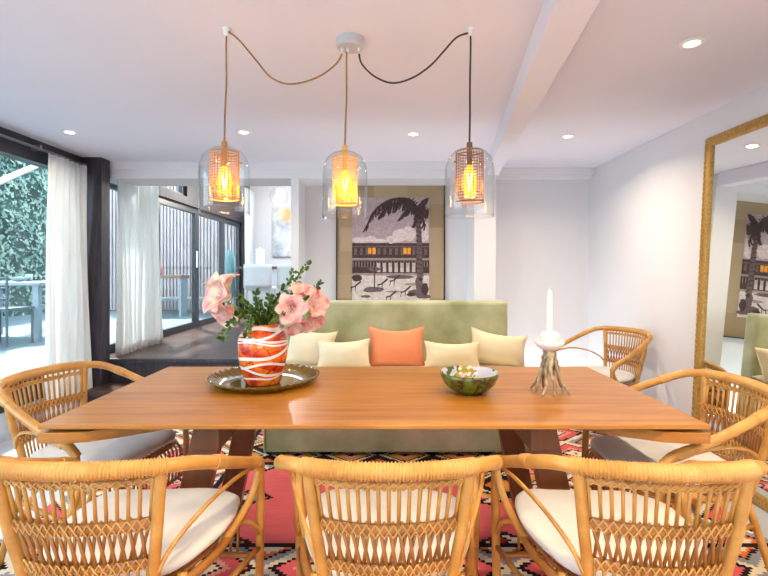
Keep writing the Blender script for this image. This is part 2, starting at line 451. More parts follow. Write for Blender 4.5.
def copy_thing(root, loc, rz, label, group=None):
    r = root.copy(); COL.objects.link(r); r.location = loc; r.rotation_euler = (0, 0, rz); r['label'] = label
    if group: r['group'] = group
    for ch in list(root.children):
        c = ch.copy(); COL.objects.link(c); c.parent = r
        for g in list(ch.children):
            d = g.copy(); COL.objects.link(d); d.parent = c
    return r

# ------------------------------------------------------------------ the setting
H = 2.37; XL = -2.90; XR = 2.19; YB = -2.6; PZ = .45; PY = 4.5
struct('floor', MB().bx(XL-.2, XR+.2, YB-.2, PY, -.1, 0), 'floor_resin')
struct('wall_right', MB().bx(XR, XR+.15, YB, 5.2, 0, H), 'wall_paint')
struct('wall_behind', MB().bx(XL-.2, -1.5, YB-.15, YB, 0, H).bx(.9, XR+.15, YB-.15, YB, 0, H).bx(-1.5, .9, YB-.15, YB, 0, .5).bx(-1.5, .9, YB-.15, YB, 2.15, H), 'wall_paint')
w5 = MB().bx(-1.5, .9, YB-.1, YB-.04, .5, .56).bx(-1.5, .9, YB-.1, YB-.04, 2.09, 2.15)
for x in (-1.5, -.33, .84): w5.bx(x, x+.06, YB-.1, YB-.04, .56, 2.09)
w5 = struct('window_fill', w5, 'dark_frame')  # added window, never in view, to let fill daylight in from behind
MB().bx(-1.44, .84, YB-.075, YB-.065, .56, 2.09).build('pane', 'window_glass', w5)
struct('ceiling', MB().bx(XL-.15, XR+.15, YB-.15, 4.93, H, H+.15), 'ceiling_paint')
# alcove wall behind the sofa, the pilasters and the header over the opening
struct('wall_back', MB().bx(-.84, XR, 4.93, 5.1, 0, 3.4), 'wall_paint')
struct('wall_jamb', MB().bx(-.92, -.84, 4.535, 5.1, 0, 2.21), 'trim_paint', bevel=.004)
struct('wall_pilaster', MB().bx(.885, 1.10, 4.52, 4.93, 0, 2.21), 'trim_paint', bevel=.004)
hd = MB().bx(XL+.05, 1.10, 4.52, 4.93, 2.21, H).bx(XL+.05, 1.10, 4.50, 4.53, 2.30, H)
struct('wall_header', hd, 'trim_paint')
struct('trim_1', MB().bx(1.10, XR, 4.77, 4.93, 2.30, H).bx(1.10, XR, 4.81, 4.93, 2.275, 2.30), 'trim_paint', bevel=.004)
struct('baseboard_right', MB().bx(XR-.015, XR, YB, 4.93, 0, .12), 'trim_paint', bevel=.004)
struct('baseboard_back', MB().bx(1.10, XR-.02, 4.91, 4.93, 0, .12), 'trim_paint', bevel=.004)
# slanting ceiling beam
def beam():
    mb = MB()
    a0, a1 = W(562, 0, 1.52), W(608, 0, 1.52)
    b0, b1 = W(487, 160, 4.5), W(498, 160, 4.5)
    dirL = Vector(((b0.x-a0.x)/(b0.y-a0.y), 1)); dirR = Vector(((b1.x-a1.x)/(b1.y-a1.y), 1))
    f = lambda a, d, y: (a.x + d.x*(y-a.y), y)
    poly = [f(a0, dirL, -2.6), f(a1, dirR, -2.6), f(a1, dirR, 4.5), f(a0, dirL, 4.5)]
    mb.prism(poly, 2.235, H)
    return mb
struct('ceiling_beam', beam(), 'ceiling_paint', bevel=.004)

# raised platform and timber step
struct('floor_platform', MB().bx(XL-.1, -.84, PY, 9.7, .2, PZ).bx(-.84, 2.0, 5.1, 9.7, .2, PZ), 'dark_boards')
struct('wall_riser', MB().bx(XL, -.84, PY-.03, PY, 0, PZ-.04).bx(XL, -.84, PY-.055, PY, PZ-.04, PZ), 'dark_timber', bevel=.004)
st = thing('timber_step', 'dark timber step below the raised floor behind the left rattan chair', 'step', (-2.0, 4.27, 0))
MB().bx(-.7, .85, -.15, .19, .18, .22).build('tread', 'dark_boards', st, bevel=.004)
MB().bx(-.7, .85, -.13, .19, 0, .18).build('riser', 'dark_timber', st)

# upper room walls
struct('wall_kitchen', MB().bx(XL-.1, 2.0, 9.6, 9.75, PZ, 3.5), 'wall_paint')
struct('wall_partition', MB().bx(1.85, 2.0, 5.1, 9.6, PZ, 3.5), 'wall_paint')
struct('ceiling_upper', MB().bx(XL-.1, 2.0, 4.78, 6.1, 3.4, 3.5).bx(XL-.1, 2.0, 8.8, 9.7, 3.4, 3.5).bx(XL-.1, -2.2, 6.1, 8.8, 3.4, 3.5).bx(1.0, 2.0, 6.1, 8.8, 3.4, 3.5), 'wall_paint')
struct('skylight_fill', MB().bx(-2.2, 1.0, 6.1, 8.8, 3.46, 3.47), 'window_glass')  # unseen skylight added to brighten the upper room
struct('wall_over_header', MB().bx(XL-.1, 2.0, 4.78, 4.93, H+.15, 3.4), 'wall_paint')
struct('wall_left_beam', MB().bx(XL-.02, XL+.12, 4.5, 9.6, 2.24, 2.35), 'dark_timber')
struct('wall_left_top', MB().bx(XL-.02, XL+.1, 4.5, 9.6, 3.15, 3.4).bx(XL-.02, XL+.1, 6.55, 9.6, 2.35, 3.15).bx(XL-.02, XL+.1, 9.05, 9.6, PZ, 2.24), 'dark_timber')
cl = struct('window_3', MB().bx(XL, XL+.06, 4.5, 4.56, 2.39, 3.11).bx(XL, XL+.06, 5.6, 5.66, 2.39, 3.11).bx(XL, XL+.06, 6.48, 6.55, 2.39, 3.11).bx(XL, XL+.06, 4.5, 6.55, 2.35, 2.39).bx(XL, XL+.06, 4.5, 6.55, 3.11, 3.15), 'dark_frame')
MB().bx(XL+.025, XL+.035, 4.5, 6.55, 2.38, 3.13).build('pane', 'window_glass', cl)

# left glazing of the dining room
struct('wall_left', MB().bx(XL-.12, XL+.02, YB, 4.30, 0, .24).bx(XL-.12, XL+.02, YB, -1.8, .24, H), 'floor_resin')
struct('trim_2', MB().bx(XL-.06, XL+.06, YB, 4.30, 2.19, H), 'dark_frame')
w1 = MB().bx(XL-.05, XL+.05, -1.8, 4.30, .24, .45)
for y in (-1.8, .2, 2.25, 4.22): w1.bx(XL-.04, XL+.04, y, y+.07, .45, 2.19)
w1 = struct('window_1', w1, 'dark_frame')
MB().bx(XL-.006, XL+.006, -1.75, 4.25, .45, 2.19).build('pane', 'window_glass', w1)
struct('trim_post', MB().bx(-2.84, -2.655, 4.32, 4.46, 0, H), 'dark_timber', bevel=.006)
struct('wall_corner', MB().bx(XL-.12, -2.84, 4.30, 4.5, 0, H), 'dark_timber')

# platform glazing: fixed light behind the curtain, then three sliding doors
GX = -2.86
def leaf(name, y0, y1, handle=False):
    t = .065
    f = MB().bx(GX-.03, GX+.03, y0, y0+t, PZ, 2.24).bx(GX-.03, GX+.03, y1-t, y1, PZ, 2.24).bx(GX-.03, GX+.03, y0+t, y1-t, PZ, PZ+.09).bx(GX-.03, GX+.03, y0+t, y1-t, 2.16, 2.24)
    o = struct(name, f, 'dark_frame')
    MB().bx(GX-.005, GX+.005, y0+t, y1-t, PZ+.09, 2.16).build('pane', 'window_glass', o)
    if handle:
        MB().bx(GX+.03, GX+.055, y1-.05, y1-.02, 1.35, 1.6).build('handle', 'steel', o, bevel=.004)
leaf('window_2', 4.5, 5.74); leaf('door_1', 5.74, 6.97, True); leaf('door_2', 6.97, 8.1); leaf('door_3', 8.1, 9.05)

# ------------------------------------------------------------------ outdoors
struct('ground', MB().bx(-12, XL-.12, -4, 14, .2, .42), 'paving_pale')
hedge = thing('hedge', 'tall green leafy hedge beyond the terrace outside the left window', 'hedge', (-7.2, 6.5, .42))
def hed(u, v):
    y = -5 + u*9.0; z = v*3.6
    n = mnoise.noise((y*1.3, z*1.3, 3.1))*.22 + mnoise.noise((y*4, z*4, 1.1))*.09
    return (0.0 + n, y, z)
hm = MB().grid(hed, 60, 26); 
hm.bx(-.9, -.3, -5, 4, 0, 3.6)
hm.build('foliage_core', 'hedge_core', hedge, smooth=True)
lm = MB()
for i in range(9000):
    u, v = random.random(), random.random()**.9; p = Vector(hed(u, v)); p.x += random.uniform(.0, .10)
    s = random.uniform(.035, .065); a = Vector((random.uniform(-.3, .6), random.uniform(-1, 1), random.uniform(-1, 1))).normalized()
    b_ = a.cross(Vector((1, random.uniform(-.5, .5), random.uniform(-.3, .8)))).normalized()
    lm.face([p - a*s, p + b_*s*.5, p + a*s, p - b_*s*.5])
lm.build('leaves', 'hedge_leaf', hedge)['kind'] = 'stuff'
pg = tag(MB().tube([(-4.28, 4.5, 1.945), (-6.44, 9.0, 3.52)], .05, 4).build('pergola_beam', 'outdoor_white'), 'white sloping beam crossing above the hedge outside', 'beam')
pg2 = MB().bx(-4.33, -4.23, 4.45, 4.55, .42, 1.98).build('post', 'outdoor_white', pg)
# terrace table, its bowl and cup, and a chair
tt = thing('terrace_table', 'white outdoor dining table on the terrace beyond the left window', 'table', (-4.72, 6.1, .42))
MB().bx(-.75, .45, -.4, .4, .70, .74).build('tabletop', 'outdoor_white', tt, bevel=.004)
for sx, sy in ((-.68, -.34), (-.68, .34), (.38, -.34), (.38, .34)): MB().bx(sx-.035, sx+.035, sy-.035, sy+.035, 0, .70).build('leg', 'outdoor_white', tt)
tag(MB().lathe([(.02, 0), (.06, .01), (.11, .06), (.105, .062), (.055, .018), (0, .012)], 20).build('bowl', 'outdoor_white', loc=(-4.74, 5.98, 1.16), smooth=True), 'shallow white bowl on the outdoor table', 'bowl')
tag(MB().lathe([(.035, 0), (.04, .1), (.036, .1), (.03, .01), (0, .01)], 16).build('cup', 'outdoor_white', loc=(-4.72, 6.12, 1.16), smooth=True), 'white cup on the outdoor table beside the bowl', 'cup')
tch = thing('terrace_chair', 'pale metal chair with barred back beside the outdoor table', 'chair', (-4.52, 5.45, .42))
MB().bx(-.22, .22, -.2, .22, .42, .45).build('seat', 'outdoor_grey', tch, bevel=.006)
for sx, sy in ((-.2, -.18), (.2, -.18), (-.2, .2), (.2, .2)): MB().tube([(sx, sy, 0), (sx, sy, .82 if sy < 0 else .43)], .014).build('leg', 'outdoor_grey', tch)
bk = MB()
for z in (.56, .68, .80): bk.tube([(-.2, -.18, z), (.2, -.18, z)], .012)
bk.build('backrest', 'outdoor_grey', tch)
# slatted fence opposite the doors
fe = thing('slatted_fence', 'pale vertical slat fence across the terrace, seen through the sliding doors', 'fence', (-4.6, 10.2, .42), R(90))
fm = MB()
for k in range(41): fm.bx(-.02, .02, -1.5+k*.075, -1.5+k*.075+.045, .02, 3.4)
fm.build('slats', 'fence_slat', fe); MB().bx(.03, .05, -1.5, 1.57, 0, 3.4).build('backing', 'fence_back', fe)
for y in (-1.56, 1.58): MB().bx(-.03, .05, y, y+.04, 0, 3.45).build('post', 'fence_slat', fe)
bs = thing('bar_shelf', 'wooden bar shelf along the slatted fence', 'shelf', (-4.25, 9.0, .42), R(90))
MB().bx(-.2, .2, -.36, .36, .74, .80).build('shelf_board', 'wood_shelf', bs, bevel=.004)
for y in (-.32, .32): MB().bx(-.14, .14, y-.02, y+.02, 0, .74).build('leg', 'outdoor_white', bs)
tag(MB().lathe([(.05, 0), (.06, .02), (.06, .16), (.03, .2), (.03, .24), (0, .24)], 16).build('jug', 'pink_plastic', loc=(-4.38, 8.95, 1.22), smooth=True), 'pink jug on the wooden bar shelf outside', 'jug')
pb = thing('planter_bench', 'low white bench at the foot of the slatted fence', 'bench', (-4.48, 9.75, .42), R(90))
MB().bx(-.25, .2, -.9, .9, .26, .32).build('seat', 'outdoor_white', pb, bevel=.01)
for y in (-.8, .8): MB().bx(-.22, .17, y-.04, y+.04, 0, .26).build('leg', 'outdoor_white', pb)
pa = thing('patio_parasol', 'closed parasol under a teal cover outside the furthest glass door', 'parasol', (-3.27, 9.75, .42))
MB().lathe([(.24, 0), (.24, .05), (.05, .07), (.03, .1), (0, .1)], 24).build('base', 'outdoor_grey', pa)
MB().tube([(0, 0, .08), (0, 0, 1.55)], .02).build('pole', 'steel', pa)
MB().lathe([(.03, .30), (.17, .35), (.15, .8), (.12, 1.1), (.05, 1.3), (.0, 1.34)], 20, mod=lambda r, z, t, i: (r*(1+.12*math.sin(6*t)), z)).build('cover', 'teal_cover', pa, smooth=True)

# ------------------------------------------------------------------ curtains
def curtain(name, x, y0, y1, z0, z1, waves, amp, mat, label, splay=0.0, seed=1):
    nu, nv = waves*10, 24
    def fn(u, v):
        t = v
        yy = y0 + (y1-y0)*u + (u-.5)*splay*(1-t)
        ph = 2*PI*waves*u + .7*math.sin(3.1*u+seed)
        a = amp*(.55+.45*(1-t)) * (1+.35*math.sin(7*u+seed+2*t))
        return (x + a*math.sin(ph) + .012*math.sin(5*t+9*u), yy + .25*a*math.sin(ph*.5+seed), z0+(z1-z0)*t)
    return tag(MB().grid(fn, nu, nv).build(name, mat, smooth=True, solid=.003), label, 'curtain')
c1 = curtain('curtain', -2.76, 3.78, 4.27, .03, 2.27, 7, .03, 'curtain_linen', 'white linen curtain drawn to the end of the left window beside the dark post', .14, 1)
c2 = curtain('curtain', -2.66, 4.60, 5.44, PZ+.012, 2.80, 9, .045, 'curtain_linen', 'long white curtain standing on the raised floor just behind the dark post', .06, 2.2)
c3 = curtain('curtain', -2.66, 8.8, 9.4, PZ+.012, 2.9, 7, .04, 'curtain_sheer', 'sheer white curtain at the far end of the glass doors', 0, 3)
cr = thing('curtain_rail', 'slim steel curtain rail along the top of the left window', 'curtain rail', (-2.78, 0, 2.285))
MB().tube([(0, -1.7, 0), (0, 4.28, 0)], .012, 10).build('rod', 'steel', cr, smooth=True)
for y in (.2, 2.0, 3.72): MB().bx(-.07, .008, y-.012, y+.012, -.012, .03).build('bracket', 'steel', cr)
cr2 = thing('curtain_rail', 'short steel curtain rail above the raised floor curtain', 'curtain rail', (-2.68, 0, 2.82))
MB().tube([(0, 4.55, 0), (0, 5.6, 0)], .012, 10).build('rod', 'steel', cr2, smooth=True)
MB().bx(-.14, 0, 4.99, 5.01, -.01, .02).build('bracket', 'steel', cr2)

# ------------------------------------------------------------------ kitchen beyond
kc = thing('kitchen_counter', 'white kitchen counter with dark wooden top in the far room', 'counter', (-1.4, 8.2, PZ))
MB().bx(-1.0, 1.4, -.3, .3, 0, .88).build('cabinet', 'wall_paint', kc, bevel=.004)
MB().bx(-1.12, 1.45, -.36, .36, .88, .93).build('worktop', 'counter_wood', kc, bevel=.004)
def stool(loc, label):
    t = thing('bar_stool', label, 'stool', loc, 0, None)
    MB().bx(-.2, .2, -.2, .2, .53, .60).build('seat', 'pale_leather', t, bevel=.02)
    MB().grid(lambda u, v: ((u-.5)*.44, -.2 - .04*math.cos((u-.5)*PI)*1, .58+v*.38), 8, 6).build('backrest', 'pale_leather', t, smooth=True, solid=.035)
    for sx, sy in ((-.18, -.18), (.18, -.18), (-.18, .18), (.18, .18)): MB().tube([(sx*1.1, sy*1.1, 0), (sx, sy, .54)], .014, 8).build('leg', 'steel', t)
    return t
s0 = stool((-2.0, 7.5, PZ), 'white bar stool with steel legs at the far counter, left one above the flowers')
copy_thing(s0, (-1.47, 7.5, PZ), 0, 'white bar stool at the far counter, half hidden by the white door jamb')
cn = thing('canister', 'white lidded canister on the far counter behind the bar stool', 'canister', (-2.22, 8.2, PZ+.93))
MB().lathe([(.085, 0), (.09, .02), (.09, .27), (.0, .27)], 24).build('body', 'white_ceramic', cn, smooth=False)
MB().lathe([(.092, .27), (.092, .3), (.02, .31), (.02, .34), (0, .34)], 24).build('lid', 'white_ceramic', cn)
def lamp(parent, z, power, col, size=.05):
    ld = bpy.data.lights.new('lamp', 'POINT'); ld.energy = power; ld.color = col; ld.shadow_soft_size = size
    o = bpy.data.objects.new('lamp', ld); COL.objects.link(o); o.parent = parent; o.location = (0, 0, z)
kp = thing('wall_canvas', 'grey abstract canvas with a yellow patch on the far kitchen wall', 'painting', (-1.93, 9.57, 2.12))
MB().bx(-.38, .38, -.025, .028, -.52, .52).build('canvas', 'abstract_canvas', kp)
gp = thing('globe_pendant', 'clear glass globe pendant lamp in the far kitchen', 'pendant lamp', W(279, 197, 7.8))
MB().lathe([(.16*math.sin(PI*i/16+.001), -.16*math.cos(PI*i/16)) for i in range(17)], 28).build('globe', 'lamp_glass', gp, smooth=True)
lamp(gp, .03, 170, (1, .93, .84))
MB().tube([(0, 0, .1), (0, 0, .84)], .006).build('cord', 'black_cord', gp)
MB().lathe([(.035, .1), (.035, .18), (.0, .18)], 16).build('socket', 'steel', gp)
MB().lathe([(0, -.02), (.03, 0), (.035, .04), (.02, .1), (0, .1)], 16).build('bulb', 'downlight_lens', gp, smooth=True)

# ------------------------------------------------------------------ framed poolside print
AW, AH = 1.135, 1.476
art = thing('framed_print', 'large framed sepia photo of a palm tree and poolside hotel, above the sofa', 'picture', (.07, 4.905, .762))
MB().bx(-AW/2, AW/2, -.005, .015, 0, AH).build('mount', 'kraft_mount', art)
fr = MB().bx(-AW/2-.012, -AW/2, -.02, .02, -.012, AH+.012).bx(AW/2, AW/2+.012, -.02, .02, -.012, AH+.012).bx(-AW/2, AW/2, -.02, .02, -.012, 0).bx(-AW/2, AW/2, -.02, .02, AH, AH+.012)
fr.build('frame', 'frame_dark', art)
PRM = ['ink_sky', 'ink_cloud', 'ink_dark', 'ink_mid', 'ink_light', 'ink_orange', 'ink_soft']
pr = MB()
# crop pixels (130..447, 113..540) -> metres on the board
def A(x, y): return ((x-288)/4.114/F*4.9, (CAMZ + (271-(170+y/4.114))/F*4.9) - .762)
lay = [0]
def poly(pts, mi, step=True):
    if step: lay[0] += 1
    pr.mat(mi); yy = -.0055 - lay[0]*.00022
    q = [A(*p) for p in pts]
    ar = sum(q[i][0]*q[(i+1) % len(q)][1]-q[(i+1) % len(q)][0]*q[i][1] for i in range(len(q)))
    if ar < 0: q = q[::-1]
    pr.face([(a, yy, b) for a, b in q])
def rect(x0, y0, x1, y1, mi, step=True): poly([(x0, y0), (x1, y0), (x1, y1), (x0, y1)], mi, step)
rr = random.Random(3)
def blob(cx, cy, rx, ry, mi, step=True, n=14, j=.15):
    poly([(cx+rx*math.cos(2*PI*k/n)*(1+rr.uniform(-j, j)), cy+ry*math.sin(2*PI*k/n)*(1+rr.uniform(-j, j))) for k in range(n)], mi, step)
rect(130, 113, 447, 540, 0)
for cx, cy, rx, ry in ((165, 288, 34, 14), (205, 285, 26, 12), (240, 292, 30, 9), (330, 268, 34, 26), (305, 285, 40, 15), (365, 262, 26, 34), (425, 255, 20, 45)): blob(cx, cy, rx, ry, 1)
rect(130, 300, 447, 440, 3)
rect(130, 303, 447, 312, 2); rect(282, 280, 296, 303, 4)
rect(130, 318, 447, 362, 2)
lay[0] += 1
for k in range(13): rect(138+k*24, 322, 150+k*24, 350, 3, False)
lay[0] += 1
for x in (196, 214, 341, 358): rect(x, 320, x+13, 346, 5, False)
rect(130, 362, 447, 372, 6); rect(130, 372, 447, 424, 2)
lay[0] += 1
for k in range(26): rect(132+k*12.2, 376, 135+k*12.2, 400, 6, False)
for k in range(7): rect(232+k*24, 382, 246+k*24, 420, 4, False)
rect(130, 428, 447, 540, 4)
rect(130, 424, 447, 434, 6)
lay[0] += 1
for cx, cy, rx, ry, mi in ((218, 492, 46, 11, 3), (185, 520, 22, 6, 3), (150, 445, 22, 14, 2), (330, 440, 60, 8, 3), (300, 500, 30, 5, 6), (425, 520, 30, 10, 3), (380, 470, 40, 6, 6)): blob(cx, cy, rx, ry, mi, False)
lay[0] += 1
nst = [0]
def stroke(x0, y0, x1, y1, w, mi, step=False):
    nst[0] += 1; keep = lay[0]; lay[0] = keep + (nst[0] % 40)*.14   # each stroke just proud of its neighbours
    _stroke(x0, y0, x1, y1, w, mi, step); lay[0] = keep
def _stroke(x0, y0, x1, y1, w, mi, step):
    dx, dy = x1-x0, y1-y0; l = math.hypot(dx, dy) or 1; nx, ny = -dy/l*w/2, dx/l*w/2
    poly([(x0+nx, y0+ny), (x1+nx, y1+ny), (x1-nx, y1-ny), (x0-nx, y0-ny)], mi, step)
for x0, y0 in ((250, 470), (300, 455), (140, 480), (285, 520), (345, 500)):
    stroke(x0, y0, x0+26, y0-22, 7, 2); stroke(x0, y0, x0-16, y0+3, 6, 2); stroke(x0+4, y0, x0+2, y0+20, 3, 2); stroke(x0-12, y0+2, x0-16, y0+22, 3, 2)
lay[0] += 1
stroke(222, 400, 222, 486, 5, 2); blob(222, 408, 26, 9, 3)
for cx, cy, rx, ry, mi in ((405, 470, 16, 34, 3), (395, 505, 34, 14, 3), (412, 448, 9, 10, 2), (430, 490, 14, 26, 2), (372, 512, 18, 8, 2)): blob(cx, cy, rx, ry, mi)
# palm
lay[0] += 1
tr_pts = [(398, 165, 9), (402, 215, 9), (405, 265, 10), (406, 320, 12), (407, 380, 12), (410, 440, 14)]
for a_, b_ in zip(tr_pts[:-1], tr_pts[1:]):
    poly([(a_[0]-a_[2], a_[1]), (a_[0]+a_[2], a_[1]), (b_[0]+b_[2], b_[1]), (b_[0]-b_[2], b_[1])], 3, False)
lay[0] += 1
for k in range(14):
    y = 175+k*19; stroke(392, y, 416, y+6, 4, 2)
lay[0] += 1
def frond(pts, drop, n=26):
    c = catmull([(x, y, 0) for x, y in pts], 10)
    for i in range(len(c)-1):
        stroke(c[i].x, c[i].y, c[i+1].x, c[i+1].y, 7, 2)
        if i % 1 == 0:
            d_ = drop*(0.55+.45*math.sin(PI*i/len(c)))*rr.uniform(.7, 1.15)
            x1 = min(446, max(131, c[i].x - rr.uniform(2, 16))); y1 = c[i].y + d_
            stroke(c[i].x, c[i].y, x1, y1, 5.5, 2)
            if i % 3 == 0:
                stroke(c[i].x, c[i].y, min(446, c[i].x+rr.uniform(2, 12)), max(115, c[i].y - rr.uniform(4, 12)), 4, 2)
frond([(400, 160), (350, 122), (300, 120), (255, 140), (215, 178), (188, 240)], 34)
frond([(400, 165), (350, 140), (305, 140), (270, 158), (245, 185)], 36)
frond([(400, 165), (370, 160), (345, 175), (330, 195)], 28)
frond([(400, 160), (380, 130), (350, 118), (320, 116)], 22)
frond([(400, 160), (420, 128), (444, 118)], 34)
frond([(402, 168), (425, 160), (444, 175)], 40)
frond([(402, 170), (395, 190), (390, 225)], 28)
frond([(402, 170), (418, 190), (430, 235)], 26)
pr.build('print', PRM, art)

# ------------------------------------------------------------------ leaning gilt mirror
TH = math.atan2(.085, 1.69)
mr = thing('floor_mirror', 'tall gilt framed mirror leaning on the right wall behind the rattan chair', 'mirror', (2.068, 2.4, .001), 0)
mr.rotation_euler = (0, TH, 0)
MHt = 2.195; y0, y1 = -.75, .71
MB().bx(.012, .03, y0+.04, y1-.04, .04, MHt-.04).build('backing', 'dark_timber', mr)
MB().bx(.006, .011, y0+.05, y1-.05, .05, MHt-.05).build('glass', 'mirror_glass', mr)
mf = MB()
for (a0, a1, b0, b1) in ((y0, y0+.065, 0, MHt), (y1-.065, y1, 0, MHt), (y0+.065, y1-.065, 0, .065), (y0+.065, y1-.065, MHt-.065, MHt)):
    mf.bx(-.012, .03, a0, a1, b0, b1)
mf.build('frame', 'brass_old', mr, bevel=.012)
for yy in (y1-.02, y0+.02):
    nb = 420; pts = [(-.012, yy, .045+(MHt-.09)*k/nb) for k in range(nb+1)]
    MB().tube(pts, [.003+.006*abs(math.sin(k*PI/7)) for k in range(nb+1)], 6).build('beading', 'brass_old', mr, smooth=True)
# ------------------------------------------------------------------ ceiling downlights
def downlight(x, y, label, power, spread=150, col=(1, .84, .62)):
    t = thing('downlight', label, 'downlight', (x, y, H), 0)
    MB().lathe([(.034, 0), (.036, -.004), (.052, -.005), (.055, -.001), (.055, 0)], 28).build('trim_ring', 'white_plastic', t, smooth=False)
    MB().lathe([(.0, -.0055), (.033, -.0055), (.033, -.001), (0, -.001)], 24).build('lens', 'downlight_lens', t)
    ld = bpy.data.lights.new('downlight_lamp', 'AREA'); ld.shape = 'DISK'; ld.size = .07; ld.energy = power
    ld.color = col; ld.spread = R(spread)
    lo = bpy.data.objects.new('lamp', ld); COL.objects.link(lo); lo.parent = t; lo.location = (0, 0, -.008)
    return t
DP = 9
downlight(-2.42, 3.54, 'recessed ceiling downlight nearest the left window', DP*.35)
downlight(-1.08, 3.54, 'recessed ceiling downlight behind the left pendant lamp', DP*.5)
downlight(.23, 3.59, 'recessed ceiling downlight between the middle and right pendant lamps', DP*.8)
downlight(1.46, 3.65, 'recessed ceiling downlight right of the ceiling beam, toward the back wall', DP*1.1)
downlight(1.446, 2.16, 'recessed ceiling downlight right of the ceiling beam, nearer the mirror', DP*.55)
downlight(1.45, .72, 'added unseen ceiling downlight over the right front chair, out of frame', DP*1.9, col=(1, .76, .44))  # from here down, unseen downlights added to light the near side
downlight(.23, .72, 'added unseen ceiling downlight over the middle front chair, out of frame', DP*1.4, col=(1, .80, .52))
downlight(-1.08, .72, 'added unseen ceiling downlight over the left front chair, out of frame', DP*.8)
downlight(1.45, -.9, 'added unseen ceiling downlight behind the camera on the right', DP*1.9, col=(1, .76, .44))  # added behind the camera as extra warm fill
downlight(-.4, -.9, 'added unseen ceiling downlight behind the camera in the middle', DP*1.6)

# ------------------------------------------------------------------ pendant lamps
def pendant(px, d, ytop, ybot, wpx, mesh_mat, cord_mat, mp, label, cord_pts, hook):
    top = W(px, ytop, d); bot = W(px, ybot, d); h = top.z-bot.z; r = wpx/2/F*d
    t = thing('pendant_lamp', label, 'pendant lamp', bot, 0, None)
    prof = [(r*1.0, 0), (r*1.0, h*.5), (r*.99, h*.68), (r*.93, h*.80), (r*.80, h*.89), (r*.58, h*.955), (r*.32, h*.99), (r*.12, h)]
    c = catmull([(a, b, 0) for a, b in prof], 4); po = [(p.x, p.y) for p in c]
    pi_ = [(max(.004, a-.003), b-.002 if k > 3 else b) for k, (a, b) in enumerate(po)][::-1]
    MB().lathe(po+pi_, 48, close=True).build('glass_shade', 'lamp_glass', t, smooth=True)
    (mx, mt, mbot, mw) = mp
    z1 = W(px, mt, d).z-bot.z; z0 = W(px, mbot, d).z-bot.z; mr_ = mw/2/F*d
    g = MB(); nz, na = 17, 26
    g.lathe([(mr_, z0+(z1-z0)*k/nz) for k in range(nz+1)], na)
    g.f = g.f[:nz*na]; g.m = g.m[:nz*na]
    o = g.build('mesh_shade', mesh_mat, t)
    w = o.modifiers.new('wire', 'WIREFRAME'); w.thickness = .0026; w.use_replace = True
    def ring_mb(z): return MB().lathe([(mr_+.002, z-.003), (mr_+.002, z+.003), (mr_-.002, z+.003), (mr_-.002, z-.003)], 40, close=True)
    ring_mb(z0).build('rim', mesh_mat, t)
    rim = ring_mb(z1)
    for k in range(3):
        th = 2*PI*k/3+.5
        rim.tube([(0, 0, z1), (mr_*math.cos(th), mr_*math.sin(th), z1)], .002, 6)
        rim.tube([(mr_*math.cos(th), mr_*math.sin(th), z1-.035), (mr_*1.22*math.cos(th), mr_*1.22*math.sin(th), z1-.035)], .004, 6)
    rim.build('rim', mesh_mat, t)
    MB().lathe([(.008, h+.026), (.012, h+.024), (.014, h+.002), (.012, z1+.004), (.012, z1-.058), (0, z1-.058)], 20).build('socket', mesh_mat, t)
    zb = z1-.06; bl = (z1-z0)*.62
    MB().lathe([(.0, zb-bl), (.016, zb-bl+.006), (.030, zb-bl+.03), (.034, zb-bl+.055), (.027, zb-.03), (.012, zb), (0, zb)], 20).build('bulb', 'bulb_glow', t, smooth=True)
    fl = MB().tube([(.011*math.cos(k*PI/2)*(1 if k % 2 else -1), .011*math.sin(k*PI/2), zb-.035-(bl-.06)*(k % 2)) for k in range(7)], .0032, 6).build('filament', 'filament', t)
    ld = bpy.data.lights.new('bulb_lamp', 'POINT'); ld.energy = 2.6; ld.color = (1, .62, .24); ld.shadow_soft_size = .03
    lo = bpy.data.objects.new('lamp', ld); COL.objects.link(lo); lo.parent = t; lo.location = (0, 0, zb-.09)
    pts = [Vector(p)-bot for p in cord_pts]
    full = [Vector((0, 0, h+.025)), Vector((.002, 0, (h+pts[0].z)/2))] + pts
    MB().tube(catmull(full, 8), .0042, 8).build('cord', cord_mat, t, smooth=True)
    if hook:
        hp = Vector(hook)-bot
        MB().lathe([(.008, -.034), (.011, -.032), (.012, -.012), (.018, -.004), (.018, 0), (0, 0)], 16, hp).build('ceiling_hook', 'white_plastic', t)
    return t
CD = 2.10
cz = H
can = Vector(((350-384)/F*2.12, 2.12, cz))
hookL = Vector(((226-384)/F*2.03, 2.03, cz)); hookR = Vector(((470.5-384)/F*2.03, 2.03, cz))
def at(px, py, d): return W(px, py, d)
pendant(224.5, 2.03, 147, 214, 49, 'mesh_brown', 'brown_cord', (0, 153, 199, 28), 'glass pendant lamp with brown mesh shade on tan cord, left of the three',
        [W(226.5, 80, 2.03), W(226.5, 36, 2.03), W(230, 33, 2.03), W(240, 41, 2.04), W(256, 60, 2.05), W(272, 78, 2.07), W(292, 84, 2.08), W(318, 77, 2.10), W(336, 64, 2.115), W(342, 54, 2.12)], hookL)
pendant(345, 2.12, 151, 218, 45, 'mesh_gold', 'brown_cord', (0, 158, 204, 24), 'glass pendant lamp with golden mesh shade hanging straight below the ceiling canopy',
        [W(346.5, 100, 2.12), W(346.5, 60, 2.12), W(347, 44, 2.12)], None)
